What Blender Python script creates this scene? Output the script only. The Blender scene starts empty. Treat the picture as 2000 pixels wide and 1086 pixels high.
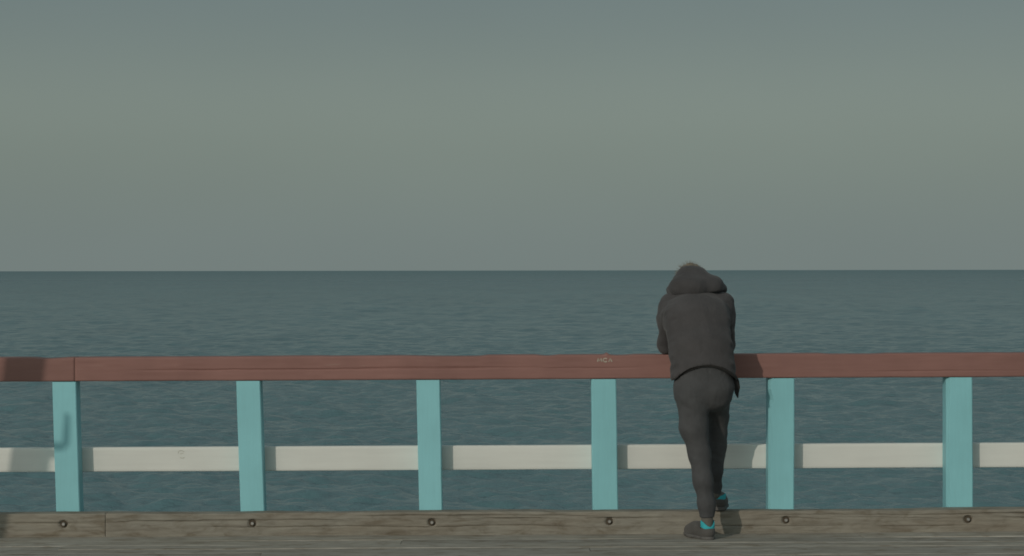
import bpy, bmesh, math, random
import numpy as np
from mathutils import Vector, Matrix, noise as mnoise

R = math.radians
SC = bpy.context.scene
C = SC.collection
random.seed(7)
rng = np.random.default_rng(11)

# ------------------------------------------------------------------ camera
CAM_Z = 1.46
F_PX = 4200.0                      # focal length in pixels of the 2000 px wide photograph
cam_d = bpy.data.cameras.new('camera')
cam = bpy.data.objects.new('camera', cam_d); C.objects.link(cam)
cam_d.sensor_width = 36.0
cam_d.lens = 36.0 * F_PX / 2000.0
cam_d.clip_start = 0.1
cam_d.clip_end = 60000.0
PITCH = math.atan(15.0 / F_PX)
ROLL = 0.0015
cam.location = (0, 0, CAM_Z)
cam.matrix_world = Matrix.Translation((0, 0, CAM_Z)) @ Matrix.Rotation(R(90) - PITCH, 4, 'X') @ Matrix.Rotation(-ROLL, 4, 'Z')
SC.camera = cam

# ------------------------------------------------------------------ sky, sun, exposure
SUN_EL = 22.0
SUN_AZ = math.atan(0.58)           # the light travels towards +Y and 0.58 as much towards +X
w = bpy.data.worlds.new('World'); SC.world = w
w.use_nodes = True
nt = w.node_tree; nt.nodes.clear()
sky = nt.nodes.new('ShaderNodeTexSky'); sky.sky_type = 'NISHITA'
sky.sun_disc = False
sky.sun_elevation = R(SUN_EL)
sky.sun_rotation = math.pi + SUN_AZ
sky.altitude = 0.0
sky.air_density = 1.0
sky.dust_density = 4.0
sky.ozone_density = 1.0
hsv = nt.nodes.new('ShaderNodeHueSaturation'); hsv.inputs['Saturation'].default_value = 0.30
tint = nt.nodes.new('ShaderNodeMix'); tint.data_type = 'RGBA'; tint.blend_type = 'MULTIPLY'
tint.inputs[0].default_value = 1.0
tint.inputs[7].default_value = (0.90, 1.0, 0.97, 1)
bg = nt.nodes.new('ShaderNodeBackground'); bg.inputs[1].default_value = 0.10
wo = nt.nodes.new('ShaderNodeOutputWorld')
nt.links.new(sky.outputs[0], hsv.inputs['Color'])
nt.links.new(hsv.outputs[0], tint.inputs[6])
veil = nt.nodes.new('ShaderNodeMix'); veil.data_type = 'RGBA'      # thin high haze over the whole sky
veil.inputs[0].default_value = 0.45
# the haze is palest a few degrees above the horizon and thins to bluer air above
wtc = nt.nodes.new('ShaderNodeTexCoord'); wsep = nt.nodes.new('ShaderNodeSeparateXYZ')
nt.links.new(wtc.outputs['Generated'], wsep.inputs[0])
wr = nt.nodes.new('ShaderNodeValToRGB'); wr.color_ramp.interpolation = 'EASE'
wst = [(0.0, (0.51, 0.625, 0.598)), (0.065, (0.48, 0.59, 0.52)), (0.14, (0.305, 0.413, 0.411)), (0.45, (0.40, 0.49, 0.50)), (1.0, (0.45, 0.56, 0.57))]
while len(wr.color_ramp.elements) < len(wst): wr.color_ramp.elements.new(0.5)
for el_, (p_, c_) in zip(wr.color_ramp.elements, wst): el_.position = p_; el_.color = (*c_, 1)
wsc = nt.nodes.new('ShaderNodeMix'); wsc.data_type = 'RGBA'; wsc.blend_type = 'MULTIPLY'; wsc.inputs[0].default_value = 1.0
wsc.inputs[7].default_value = (20, 20, 20, 1)
nt.links.new(wsep.outputs[2], wr.inputs[0]); nt.links.new(wr.outputs[0], wsc.inputs[6]); nt.links.new(wsc.outputs[2], veil.inputs[7])
nt.links.new(tint.outputs[2], veil.inputs[6])
wmp = nt.nodes.new('ShaderNodeMapping'); wmp.inputs['Scale'].default_value = (5, 5, 11)
wno = nt.nodes.new('ShaderNodeTexNoise'); wno.inputs['Scale'].default_value = 1.0; wno.inputs['Detail'].default_value = 4
wmr = nt.nodes.new('ShaderNodeMapRange')
for q_, v_ in ((1, 0.3), (2, 0.7), (3, 0.98), (4, 1.02)): wmr.inputs[q_].default_value = v_
wmu = nt.nodes.new('ShaderNodeVectorMath'); wmu.operation = 'SCALE'
nt.links.new(wtc.outputs['Generated'], wmp.inputs[0]); nt.links.new(wmp.outputs[0], wno.inputs['Vector'])
nt.links.new(wno.outputs['Fac'], wmr.inputs[0]); nt.links.new(veil.outputs[2], wmu.inputs[0]); nt.links.new(wmr.outputs[0], wmu.inputs['Scale'])
nt.links.new(wmu.outputs[0], bg.inputs[0])
nt.links.new(bg.outputs[0], wo.inputs[0])

sd = bpy.data.lights.new('sun', 'SUN'); sd.energy = 2.8; sd.angle = R(0.53); sd.color = (1.0, 0.89, 0.76)
sun = bpy.data.objects.new('sun', sd); C.objects.link(sun)
ce = math.cos(R(SUN_EL))
LIGHT = Vector((math.sin(SUN_AZ) * ce, math.cos(SUN_AZ) * ce, -math.sin(R(SUN_EL))))
sun.rotation_euler = LIGHT.to_track_quat('-Z', 'Y').to_euler()
sun.location = (-20, -40, 30)

SC.view_settings.view_transform = 'Standard'
SC.view_settings.look = 'None'
SC.view_settings.gamma = 1.0
SC.view_settings.use_curve_mapping = False
SC.view_settings.exposure = -1.45
SC.cycles.filter_width = 1.7

# ------------------------------------------------------------------ helpers
def P(px, py, Y):
    """world point seen at a pixel of the 2000x1086 photograph, at depth Y"""
    return Vector(((px - 1000) * Y / F_PX, Y, CAM_Z - (py - 528) * Y / F_PX))

def tag(o, label=None, cat=None, group=None, kind=None):
    if label: o['label'] = label
    if cat: o['category'] = cat
    if group: o['group'] = group
    if kind: o['kind'] = kind
    return o

def empty(name, loc=(0, 0, 0), rot=(0, 0, 0)):
    o = bpy.data.objects.new(name, None); C.objects.link(o)
    o.location = loc; o.rotation_euler = rot; o.empty_display_size = 0.2
    return o

def link(name, me, mat=None, parent=None, loc=None, rot=None):
    o = bpy.data.objects.new(name, me); C.objects.link(o)
    if mat is not None and not me.materials: me.materials.append(mat)
    if parent is not None: o.parent = parent
    if loc is not None: o.location = loc
    if rot is not None: o.rotation_euler = rot
    return o

def mesh_np(name, V, Fq, smooth=True, recalc=False):
    me = bpy.data.meshes.new(name)
    V = np.asarray(V, dtype=np.float32); Fq = np.asarray(Fq, dtype=np.int32)
    n = Fq.shape[1]
    me.vertices.add(len(V)); me.vertices.foreach_set('co', V.ravel())
    me.loops.add(Fq.size); me.loops.foreach_set('vertex_index', Fq.ravel())
    me.polygons.add(len(Fq))
    me.polygons.foreach_set('loop_start', np.arange(0, Fq.size, n, dtype=np.int32))
    me.polygons.foreach_set('use_smooth', np.full(len(Fq), smooth, dtype=bool))
    me.update(calc_edges=True); me.validate()
    if recalc:
        bm = bmesh.new(); bm.from_mesh(me)
        bmesh.ops.recalc_face_normals(bm, faces=bm.faces); bm.to_mesh(me); bm.free()
    return me

def bm_mesh(name, bm, smooth=False):
    me = bpy.data.meshes.new(name); bm.to_mesh(me); bm.free()
    if smooth:
        for p in me.polygons: p.use_smooth = True
    return me

# cheap vectorised value noise -------------------------------------------------
_perm = rng.random(65536).astype(np.float32)
def _h(ix, iy, iz):
    return _perm[((ix * 73856093) ^ (iy * 19349663) ^ (iz * 83492791)) & 65535]
def vnoise(x, y, z):
    x, y, z = np.broadcast_arrays(np.asarray(x, float), np.asarray(y, float), np.asarray(z, float))
    ix, iy, iz = np.floor(x).astype(np.int64), np.floor(y).astype(np.int64), np.floor(z).astype(np.int64)
    fx, fy, fz = x - ix, y - iy, z - iz
    fx, fy, fz = [f * f * (3 - 2 * f) for f in (fx, fy, fz)]
    r = 0
    for dx in (0, 1):
        for dy in (0, 1):
            for dz in (0, 1):
                r = r + _h(ix + dx, iy + dy, iz + dz) * (fx if dx else 1 - fx) * (fy if dy else 1 - fy) * (fz if dz else 1 - fz)
    return r * 2 - 1

# ------------------------------------------------------------------ materials
def N(nt, t, **kw):
    n = nt.nodes.new(t)
    for k, v in kw.items(): setattr(n, k, v)
    return n

def base_mat(name, rough=0.6, spec=0.3):
    m = bpy.data.materials.new(name); m.use_nodes = True
    nt = m.node_tree; nt.nodes.clear()
    out = N(nt, 'ShaderNodeOutputMaterial'); b = N(nt, 'ShaderNodeBsdfPrincipled')
    nt.links.new(b.outputs[0], out.inputs[0])
    b.inputs['Roughness'].default_value = rough
    b.inputs['Specular IOR Level'].default_value = spec
    return m, nt, b

def coords(nt, scale, rand=True):
    tc = N(nt, 'ShaderNodeTexCoord'); mp = N(nt, 'ShaderNodeMapping')
    mp.inputs['Scale'].default_value = scale
    nt.links.new(tc.outputs['Object'], mp.inputs[0])
    if rand:
        oi = N(nt, 'ShaderNodeObjectInfo'); mu = N(nt, 'ShaderNodeMath', operation='MULTIPLY')
        mu.inputs[1].default_value = 37.0
        nt.links.new(oi.outputs['Random'], mu.inputs[0]); nt.links.new(mu.outputs[0], mp.inputs['Location'])
    return mp.outputs[0]

def noise_tex(nt, vec, scale, detail=4, rough=0.55, dist=0.0):
    n = N(nt, 'ShaderNodeTexNoise'); n.inputs['Scale'].default_value = scale
    n.inputs['Detail'].default_value = detail; n.inputs['Roughness'].default_value = rough
    n.inputs['Distortion'].default_value = dist
    nt.links.new(vec, n.inputs['Vector'])
    return n.outputs['Fac']

def ramp(nt, fac, stops):
    r = N(nt, 'ShaderNodeValToRGB'); e = r.color_ramp.elements
    while len(e) < len(stops): e.new(0.5)
    for el, (p, c) in zip(e, stops):
        el.position = p; el.color = (*c, 1) if len(c) == 3 else c
    nt.links.new(fac, r.inputs[0])
    return r.outputs[0]

def mix(nt, fac, a, b, blend='MIX'):
    m = N(nt, 'ShaderNodeMix', data_type='RGBA', blend_type=blend)
    for sock, v in ((0, fac), (6, a), (7, b)):
        if hasattr(v, 'is_output') or isinstance(v, bpy.types.NodeSocket): nt.links.new(v, m.inputs[sock])
        elif sock == 0: m.inputs[0].default_value = v
        else: m.inputs[sock].default_value = (*v, 1)
    return m.outputs[2]

def bump(nt, b, h, strength, dist):
    bp = N(nt, 'ShaderNodeBump'); bp.inputs['Strength'].default_value = strength; bp.inputs['Distance'].default_value = dist
    nt.links.new(h, bp.inputs['Height']); nt.links.new(bp.outputs[0], b.inputs['Normal'])
    return bp

def paint_mat(name, col, worn, grain_scale, rough=0.55, wear=0.62, var=0.10):
    """weathered brush paint over wood; the grain runs along the axis with the small scale"""
    m, nt, b = base_mat(name, rough, 0.25)
    v = coords(nt, grain_scale)
    g = noise_tex(nt, v, 1.0, 6, 0.6, 0.2)
    v2 = coords(nt, (1.7, 1.7, 1.7))
    big = noise_tex(nt, v2, 2.0, 3)
    lo = tuple(c * (1 - var) for c in col); hi = tuple(min(1, c * (1 + var)) for c in col)
    c1 = ramp(nt, big, [(0.3, lo), (0.7, hi)])
    gr = ramp(nt, g, [(0.25, (0.95, 0.95, 0.95)), (0.6, (1, 1, 1))])
    c2 = mix(nt, 1.0, c1, gr, 'MULTIPLY')
    v3 = coords(nt, tuple(s * 0.35 for s in grain_scale))
    chip = noise_tex(nt, v3, 3.0, 8, 0.7, 0.4)
    cm = ramp(nt, chip, [(wear, (0, 0, 0)), (wear + 0.035, (1, 1, 1))])
    bw = N(nt, 'ShaderNodeRGBToBW'); nt.links.new(cm, bw.inputs[0])
    mu = N(nt, 'ShaderNodeMath', operation='MULTIPLY'); mu.inputs[1].default_value = 0.55
    nt.links.new(bw.outputs[0], mu.inputs[0])
    c3 = mix(nt, mu.outputs[0], c2, worn)
    oi = N(nt, 'ShaderNodeObjectInfo')
    tone = ramp(nt, oi.outputs['Random'], [(0.0, (0.95, 0.96, 0.96)), (1.0, (1.03, 1.02, 1.02))])
    c3 = mix(nt, 1.0, c3, tone, 'MULTIPLY')
    nt.links.new(c3, b.inputs['Base Color'])
    bump(nt, b, g, 0.22, 0.003)
    return m

def wood_mat(name, dark, mid, light, grain_scale, brown):
    m, nt, b = base_mat(name, 0.85, 0.12)
    v = coords(nt, grain_scale)
    g = noise_tex(nt, v, 1.0, 8, 0.65, 0.35)
    v2 = coords(nt, (0.9, 3.0, 5.0))
    blot = noise_tex(nt, v2, 1.6, 5, 0.6, 0.3)
    c1 = ramp(nt, g, [(0.22, dark), (0.42, mid), (0.75, light)])
    bl = ramp(nt, blot, [(0.42, (0, 0, 0)), (0.62, (1, 1, 1))])
    bw = N(nt, 'ShaderNodeRGBToBW'); nt.links.new(bl, bw.inputs[0])
    mu = N(nt, 'ShaderNodeMath', operation='MULTIPLY'); mu.inputs[1].default_value = 0.6
    nt.links.new(bw.outputs[0], mu.inputs[0])
    c2 = mix(nt, mu.outputs[0], c1, mix(nt, 0.5, c1, brown))
    # dusty bleached and damp brown mottles
    v5 = coords(nt, (5.0, 9.0, 14.0))
    mo = noise_tex(nt, v5, 1.3, 6, 0.65, 0.6)
    mr = ramp(nt, mo, [(0.30, (0.66, 0.60, 0.52)), (0.48, (0.98, 0.97, 0.95)), (0.70, (1.16, 1.15, 1.12))])
    c2 = mix(nt, 1.0, c2, mr, 'MULTIPLY')
    # fine dark checks along the grain
    v4 = coords(nt, (grain_scale[0] * 0.5, grain_scale[1] * 2.2, grain_scale[2] * 2.2))
    ck = noise_tex(nt, v4, 1.0, 3, 0.5, 0.2)
    ckr = ramp(nt, ck, [(0.25, (0.55, 0.54, 0.52)), (0.33, (1, 1, 1))])
    c3 = mix(nt, 1.0, c2, ckr, 'MULTIPLY')
    oi = N(nt, 'ShaderNodeObjectInfo')
    tone = ramp(nt, oi.outputs['Random'], [(0.0, (0.86, 0.86, 0.86)), (1.0, (1.06, 1.05, 1.03))])
    c4 = mix(nt, 1.0, c3, tone, 'MULTIPLY')
    nt.links.new(c4, b.inputs['Base Color'])
    bump(nt, b, g, 0.45, 0.005)
    return m

def cloth_mat(name, col, fuzz=0.3, wscale=420):
    m, nt, b = base_mat(name, 0.9, 0.15)
    v = coords(nt, (1, 1, 1), False)
    big = noise_tex(nt, v, 9.0, 4)
    c = ramp(nt, big, [(0.3, tuple(x * 0.85 for x in col)), (0.7, tuple(x * 1.15 for x in col))])
    nt.links.new(c, b.inputs['Base Color'])
    b.inputs['Sheen Weight'].default_value = fuzz
    b.inputs['Sheen Roughness'].default_value = 0.5
    f1 = noise_tex(nt, v, wscale, 2)
    v2 = coords(nt, (1.0, 1.0, 0.45), False)
    f2 = noise_tex(nt, v2, 26.0, 3, 0.5, 0.6)
    ad = N(nt, 'ShaderNodeMath', operation='MULTIPLY_ADD'); ad.inputs[1].default_value = 0.12
    nt.links.new(f1, ad.inputs[0]); nt.links.new(f2, ad.inputs[2])
    bump(nt, b, ad.outputs[0], 0.5, 0.012)
    return m

def plain_mat(name, col, rough=0.6, spec=0.3, var=0.15, scale=30, metallic=0.0):
    m, nt, b = base_mat(name, rough, spec)
    v = coords(nt, (1, 1, 1), False)
    n = noise_tex(nt, v, scale, 4)
    c = ramp(nt, n, [(0.3, tuple(x * (1 - var) for x in col)), (0.7, tuple(min(1, x * (1 + var)) for x in col))])
    nt.links.new(c, b.inputs['Base Color'])
    b.inputs['Metallic'].default_value = metallic
    bump(nt, b, n, 0.2, 0.002)
    return m

M_TEAL = paint_mat('teal_paint', (0.30, 0.655, 0.715), (0.40, 0.58, 0.54), (60, 60, 5), 0.5, 0.70, 0.05)
M_RED = paint_mat('red_brown_paint', (0.285, 0.153, 0.134), (0.34, 0.24, 0.20), (3, 55, 55), 0.6, 0.66, 0.10)
M_WHITE = paint_mat('cream_white_paint', (0.81, 0.82, 0.78), (0.62, 0.60, 0.52), (3, 45, 45), 0.55, 0.72, 0.03)
M_KERB = wood_mat('weathered_kerb_timber', (0.18, 0.168, 0.145), (0.275, 0.262, 0.23), (0.34, 0.328, 0.29), (4.5, 42, 42), (0.20, 0.155, 0.11))
M_DECK = wood_mat('weathered_deck_timber', (0.24, 0.232, 0.208), (0.35, 0.338, 0.308), (0.42, 0.406, 0.37), (5.0, 30, 34), (0.24, 0.21, 0.16))
M_DARKWOOD = wood_mat('dark_timber', (0.06, 0.055, 0.05), (0.13, 0.115, 0.10), (0.2, 0.18, 0.16), (30, 30, 2), (0.12, 0.09, 0.07))
M_STEEL = plain_mat('galvanised_steel', (0.36, 0.35, 0.33), 0.5, 0.5, 0.25, 60, 0.55)
M_HOLE = plain_mat('rusty_washer', (0.095, 0.078, 0.058), 0.9, 0.1)
M_JACKET = cloth_mat('charcoal_jacket_cloth', (0.078, 0.075, 0.078), 0.12)
M_HOOD = cloth_mat('charcoal_hood_cloth', (0.071, 0.069, 0.072), 0.12)
M_HEM = cloth_mat('black_ribbing', (0.03, 0.029, 0.028), 0.1)
M_TROUSER = cloth_mat('charcoal_trouser_cloth', (0.082, 0.084, 0.088), 0.05)
M_SKIN = plain_mat('skin', (0.42, 0.26, 0.19), 0.5, 0.35, 0.08, 60)
M_SOCK = cloth_mat('grey_sock_knit', (0.16, 0.15, 0.135), 0.1)
M_HAIR = plain_mat('light_brown_hair', (0.20, 0.165, 0.12), 0.55, 0.4, 0.3, 90)
M_SHOE = cloth_mat('dark_grey_shoe_mesh', (0.105, 0.10, 0.095), 0.1, 300)
M_SOLE = plain_mat('grey_rubber_sole', (0.13, 0.125, 0.12), 0.75, 0.25)
M_TEALTAB = plain_mat('bright_teal_lining', (0.05, 0.42, 0.48), 0.7, 0.2, 0.1, 40)
M_EYE = plain_mat('eye_white', (0.7, 0.68, 0.64), 0.2, 0.5, 0.02)

# ------------------------------------------------------------------ the sea
SEA_Z = -3.0
def sea_material():
    m, nt, b = base_mat('sea_water', 0.22, 0.5)
    b.inputs['IOR'].default_value = 1.33
    tc = N(nt, 'ShaderNodeTexCoord')
    def nz(scale, vec_scale, detail, rough):
        mp = N(nt, 'ShaderNodeMapping'); mp.inputs['Scale'].default_value = vec_scale
        mp.inputs['Rotation'].default_value = (0, 0, R(12))
        nt.links.new(tc.outputs['Object'], mp.inputs[0])
        return noise_tex(nt, mp.outputs[0], scale, detail, rough, 0.3)
    big = nz(0.05, (1.0, 0.30, 1), 6, 0.65)
    col = ramp(nt, big, [(0.35, (0.092, 0.180, 0.200)), (0.65, (0.112, 0.216, 0.238))])
    nt.links.new(col, b.inputs['Base Color'])
    sp = N(nt, 'ShaderNodeSeparateXYZ'); nt.links.new(tc.outputs['Object'], sp.inputs[0])
    mr = N(nt, 'ShaderNodeMapRange')               # unresolved ripples far out widen the gloss
    for q, v in ((1, math.log(70.0)), (2, math.log(6000.0)), (3, 0.12), (4, 0.38)): mr.inputs[q].default_value = v
    lg = N(nt, 'ShaderNodeMath', operation='LOGARITHM'); lg.inputs[1].default_value = math.e
    mx = N(nt, 'ShaderNodeMath', operation='MAXIMUM'); mx.inputs[1].default_value = 1.0
    nt.links.new(sp.outputs[1], mx.inputs[0]); nt.links.new(mx.outputs[0], lg.inputs[0]); nt.links.new(lg.outputs[0], mr.inputs[0]); nt.links.new(mr.outputs[0], b.inputs['Roughness'])
    a = nz(3.2, (0.8, 1.0, 1), 5, 0.6)
    c = nz(9.0, (0.8, 1.0, 1), 3, 0.55)
    ad = N(nt, 'ShaderNodeMath', operation='MULTIPLY_ADD'); ad.inputs[1].default_value = 0.28
    nt.links.new(c, ad.inputs[0]); nt.links.new(a, ad.inputs[2])
    e = nz(0.38, (1.0, 0.8, 1), 4, 0.65)             # longer waves, too far out for the mesh to carry
    ms = N(nt, 'ShaderNodeMapRange')
    for q, v in ((1, 70.0), (2, 500.0), (3, 0.0), (4, 7.0)): ms.inputs[q].default_value = v
    nt.links.new(sp.outputs[1], ms.inputs[0])
    ad2 = N(nt, 'ShaderNodeMath', operation='MULTIPLY_ADD')
    nt.links.new(e, ad2.inputs[0]); nt.links.new(ms.outputs[0], ad2.inputs[1]); nt.links.new(ad.outputs[0], ad2.inputs[2])
    mb = N(nt, 'ShaderNodeMapRange')
    for q, v in ((1, 45.0), (2, 300.0), (3, 0.45), (4, 1.0)): mb.inputs[q].default_value = v
    nt.links.new(sp.outputs[1], mb.inputs[0])
    bp = bump(nt, b, ad2.outputs[0], 1.0, 0.20)
    nt.links.new(mb.outputs[0], bp.inputs['Strength'])
    return m

def build_sea():
    n_a, rows = 640, []
    ang = np.concatenate([np.linspace(-1.35, -0.30, 40)[:-1], np.linspace(-0.30, 0.30, n_a), np.linspace(0.30, 1.35, 40)[1:]])
    d = 12.6
    while d < 1500: rows.append(d); d += 0.3 if d < 30 else max(0.09, d * (0.0023 if d < 260 else 0.005))
    while d < 50000: rows.append(d); d *= 1.25
    rows = np.array(rows)
    A, D = np.meshgrid(ang, rows)
    X = D * np.tan(np.clip(A, -1.35, 1.35)); Y = D.copy()
    Z = np.zeros_like(X); DX = np.zeros_like(X); DY = np.zeros_like(X)
    step = np.maximum(0.09, D * 0.0023)
    wind = R(252)
    for i in range(120):
        lam = 0.42 * (9.0 / 0.42) ** (rng.random() ** 1.7)
        th = wind + rng.normal(0, 0.72)
        k = 2 * math.pi / lam
        slope = 0.043 * (1.0 if lam < 1.5 else 0.52 if lam < 3 else 0.25)
        amp = slope / k
        ph = rng.random() * 6.283
        att = np.clip((lam / step - 2.3) / 2.2, 0, 1)
        q = k * (math.cos(th) * X + math.sin(th) * Y) + ph
        s, c = np.sin(q), np.cos(q)
        Z += att * amp * s
        DX -= 0.8 * att * amp * c * math.cos(th); DY -= 0.8 * att * amp * c * math.sin(th)
    gust = 0.75 + 0.5 * (vnoise(X * 0.02, Y * 0.012, 0.5) * 0.5 + 0.5)
    V = np.stack([X + DX * gust, Y + DY * gust, Z * gust], -1).reshape(-1, 3)
    nr, na = X.shape
    idx = np.arange(nr * na).reshape(nr, na)
    Fq = np.stack([idx[:-1, :-1], idx[:-1, 1:], idx[1:, 1:], idx[1:, :-1]], -1).reshape(-1, 4)
    me = mesh_np('sea', V, Fq, True)
    o = link('sea', me, sea_material(), loc=(0, 0, SEA_Z))
    tag(o, 'rippled grey teal sea stretching to the level horizon', None, None, 'structure')
    # the water under and behind the pier
    me2 = mesh_np('sea_near', [(-60, -60, -0.12), (60, -60, -0.12), (60, 12.9, -0.12), (-60, 12.9, -0.12)], [(0, 1, 2, 3)], False)
    s = link('sea_under_pier', me2, me.materials[0], loc=(0, 0, SEA_Z)); s.name = 'sea'
    tag(s, None, None, None, 'structure')
build_sea()

# ------------------------------------------------------------------ pier deck
TILT = (0, -0.0035, 0)
deck = empty('pier_deck', (0, 0, 0), TILT)
tag(deck, 'weathered grey timber planks of the pier deck', None, None, 'structure')
KERB_Y0, KERB_Y1 = 11.885, 11.998

def plank_mesh(L, W, T, seed, nx=60):
    r = random.Random(seed)
    xs = np.linspace(0, L, nx + 1)
    prof = [(0.004, -T), (0, -T + 0.004), (0, -0.006), (0.006, 0), (W * 0.33, 0), (W * 0.66, 0), (W - 0.006, 0), (W, -0.006), (W, -T + 0.004), (W - 0.004, -T)]
    V, Fq = [], []
    n = len(prof)
    for i, x in enumerate(xs):
        for j, (y, z) in enumerate(prof):
            e = 0.0022 * mnoise.noise((x * 1.3, j * 3.1 + seed * 7, 0))
            s = 0.003 * mnoise.noise((x * 0.8, seed * 5.0, 3))
            V.append((x, y + (e if j in (2, 3, 6, 7) else 0), z + s + (e if 3 <= j <= 6 else 0)))
    for i in range(nx):
        for j in range(n):
            a = i * n + j; b = i * n + (j + 1) % n
            Fq.append((a, a + n, b + n, b))
    me = mesh_np('plank', V, Fq, False, False)
    bm = bmesh.new(); bm.from_mesh(me); bm.verts.ensure_lookup_table()
    bm.faces.new([bm.verts[j] for j in range(n)]); bm.faces.new([bm.verts[nx * n + j] for j in range(n)])
    bmesh.ops.recalc_face_normals(bm, faces=bm.faces)
    bm.to_mesh(me); bm.free()
    return me

edges = [KERB_Y0 + 0.10, 11.68, 11.48, 11.325, 11.17, 10.98, 10.79]
while edges[-1] > -4: edges.append(edges[-1] - 0.2)
shared = {}
for i in range(len(edges) - 1):
    y1, y0 = edges[i], edges[i + 1]
    gap = (0.003, 0.006, 0.003, 0.007, 0.004, 0.006)[i] if i < 6 else 0.006
    W = y1 - y0 - gap
    if i < 6: meshes = [plank_mesh(6.0, W, 0.05, 100 + i * 3 + j) for j in range(2)]
    else:
        if 'm' not in shared: shared['m'] = [plank_mesh(6.0, W, 0.05, 50 + j, 24) for j in range(4)]
        meshes = shared['m']
    off = (-1.1, 2.4, 0.6, -2.6, 1.7, -0.3)[i] if i < 6 else random.uniform(-3, 3)
    for k in range(3):
        o = link('plank', meshes[(i + k) % len(meshes)], M_DECK, deck)
        o.location = (off - 9.0 + k * 6.004, y0 + gap * 0.5, random.uniform(-0.002, 0.002))
bm = bmesh.new(); bmesh.ops.create_cube(bm, size=1)
bmesh.ops.scale(bm, vec=(22, 16.2, 0.22), verts=bm.verts); bmesh.ops.translate(bm, vec=(0, 3.9, -0.17), verts=bm.verts)
link('deck_underslab', bm_mesh('deck_underslab', bm), M_DARKWOOD, deck)  # unseen solid slab in place of joists, added to block light

# ------------------------------------------------------------------ beams along the pier
def beam_mesh(name, x0, x1, ya, yb, za, zb, dx, disp, r=0.006, ny=8, nz=18):
    """timber along X with a dense skin so that cracks and wear are real relief"""
    def side(a, b, n):
        return [a + (b - a) * i / n for i in range(n)]
    pts, nor = [], []
    for z in side(za + r, zb - r, nz): pts.append((ya, z)); nor.append((-1, 0))
    pts.append((ya, zb - r)); nor.append((-1, 0))
    pts.append((ya + r * 0.3, zb - r * 0.3)); nor.append((-0.7, 0.7))
    for y in side(ya + r, yb - r, ny): pts.append((y, zb)); nor.append((0, 1))
    pts.append((yb - r, zb)); nor.append((0, 1))
    pts.append((yb - r * 0.3, zb - r * 0.3)); nor.append((0.7, 0.7))
    for z in side(zb - r, za + r, 4): pts.append((yb, z)); nor.append((1, 0))
    pts.append((yb, za + r)); nor.append((1, 0))
    pts.append((yb - r * 0.3, za + r * 0.3)); nor.append((0.7, -0.7))
    for y in side(yb - r, ya + r, 3): pts.append((y, za)); nor.append((0, -1))
    pts.append((ya + r, za)); nor.append((0, -1))
    pts.append((ya + r * 0.3, za + r * 0.3)); nor.append((-0.7, -0.7))
    pts = np.array(pts); nor = np.array(nor); n = len(pts)
    xs = np.linspace(x0, x1, max(2, int((x1 - x0) / dx)))
    XX = np.repeat(xs[:, None], n, 1); YY = np.repeat(pts[None, :, 0], len(xs), 0); ZZ = np.repeat(pts[None, :, 1], len(xs), 0)
    d = disp(XX, YY, ZZ, nor)
    V = np.stack([XX, YY + d * nor[None, :, 0], ZZ + d * nor[None, :, 1]], -1).reshape(-1, 3)
    idx = np.arange(len(xs) * n).reshape(len(xs), n); nx_ = np.roll(idx, -1, 1)
    Fq = np.stack([idx[:-1], nx_[:-1], nx_[1:], idx[1:]], -1).reshape(-1, 4)
    me = mesh_np(name, V, Fq, True)
    bm = bmesh.new(); bm.from_mesh(me); bm.verts.ensure_lookup_table()
    bm.faces.new([bm.verts[j] for j in range(n)]); bm.faces.new([bm.verts[(len(xs) - 1) * n + j] for j in range(n)])
    bmesh.ops.recalc_face_normals(bm, faces=bm.faces); bm.to_mesh(me); bm.free()
    return me

def crack(XX, ZZ, z0, wander, width, depth, x_on, seed, soft=0.25):
    line = z0 + wander * vnoise(XX * 2.2, seed, 0.3) + 0.4 * wander * vnoise(XX * 9, seed + 3, 0.7) + 0.2 * wander * vnoise(XX * 31, seed + 5, 0.2)
    mask = np.clip((XX - x_on[0]) / soft, 0, 1) * np.clip((x_on[1] - XX) / soft, 0, 1)
    mask = mask * np.clip(0.65 + 0.9 * vnoise(XX * 3.1, seed + 9, 0.1), 0, 1)
    return -depth * mask * np.exp(-((ZZ - line) / width) ** 2)

# ------------------------------------------------------------------ the railing
rail = empty('pier_railing', (0, 12.06, 0), TILT)
tag(rail, 'pier railing with turquoise posts, red brown top rail and cream white middle rail', 'railing')
RY = 12.06
POST_Y0, POST_Y1 = 12.0, 12.113
RAIL_Z0, RAIL_Z1 = 0.852, 0.986
KERB_Z = 0.126

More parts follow.
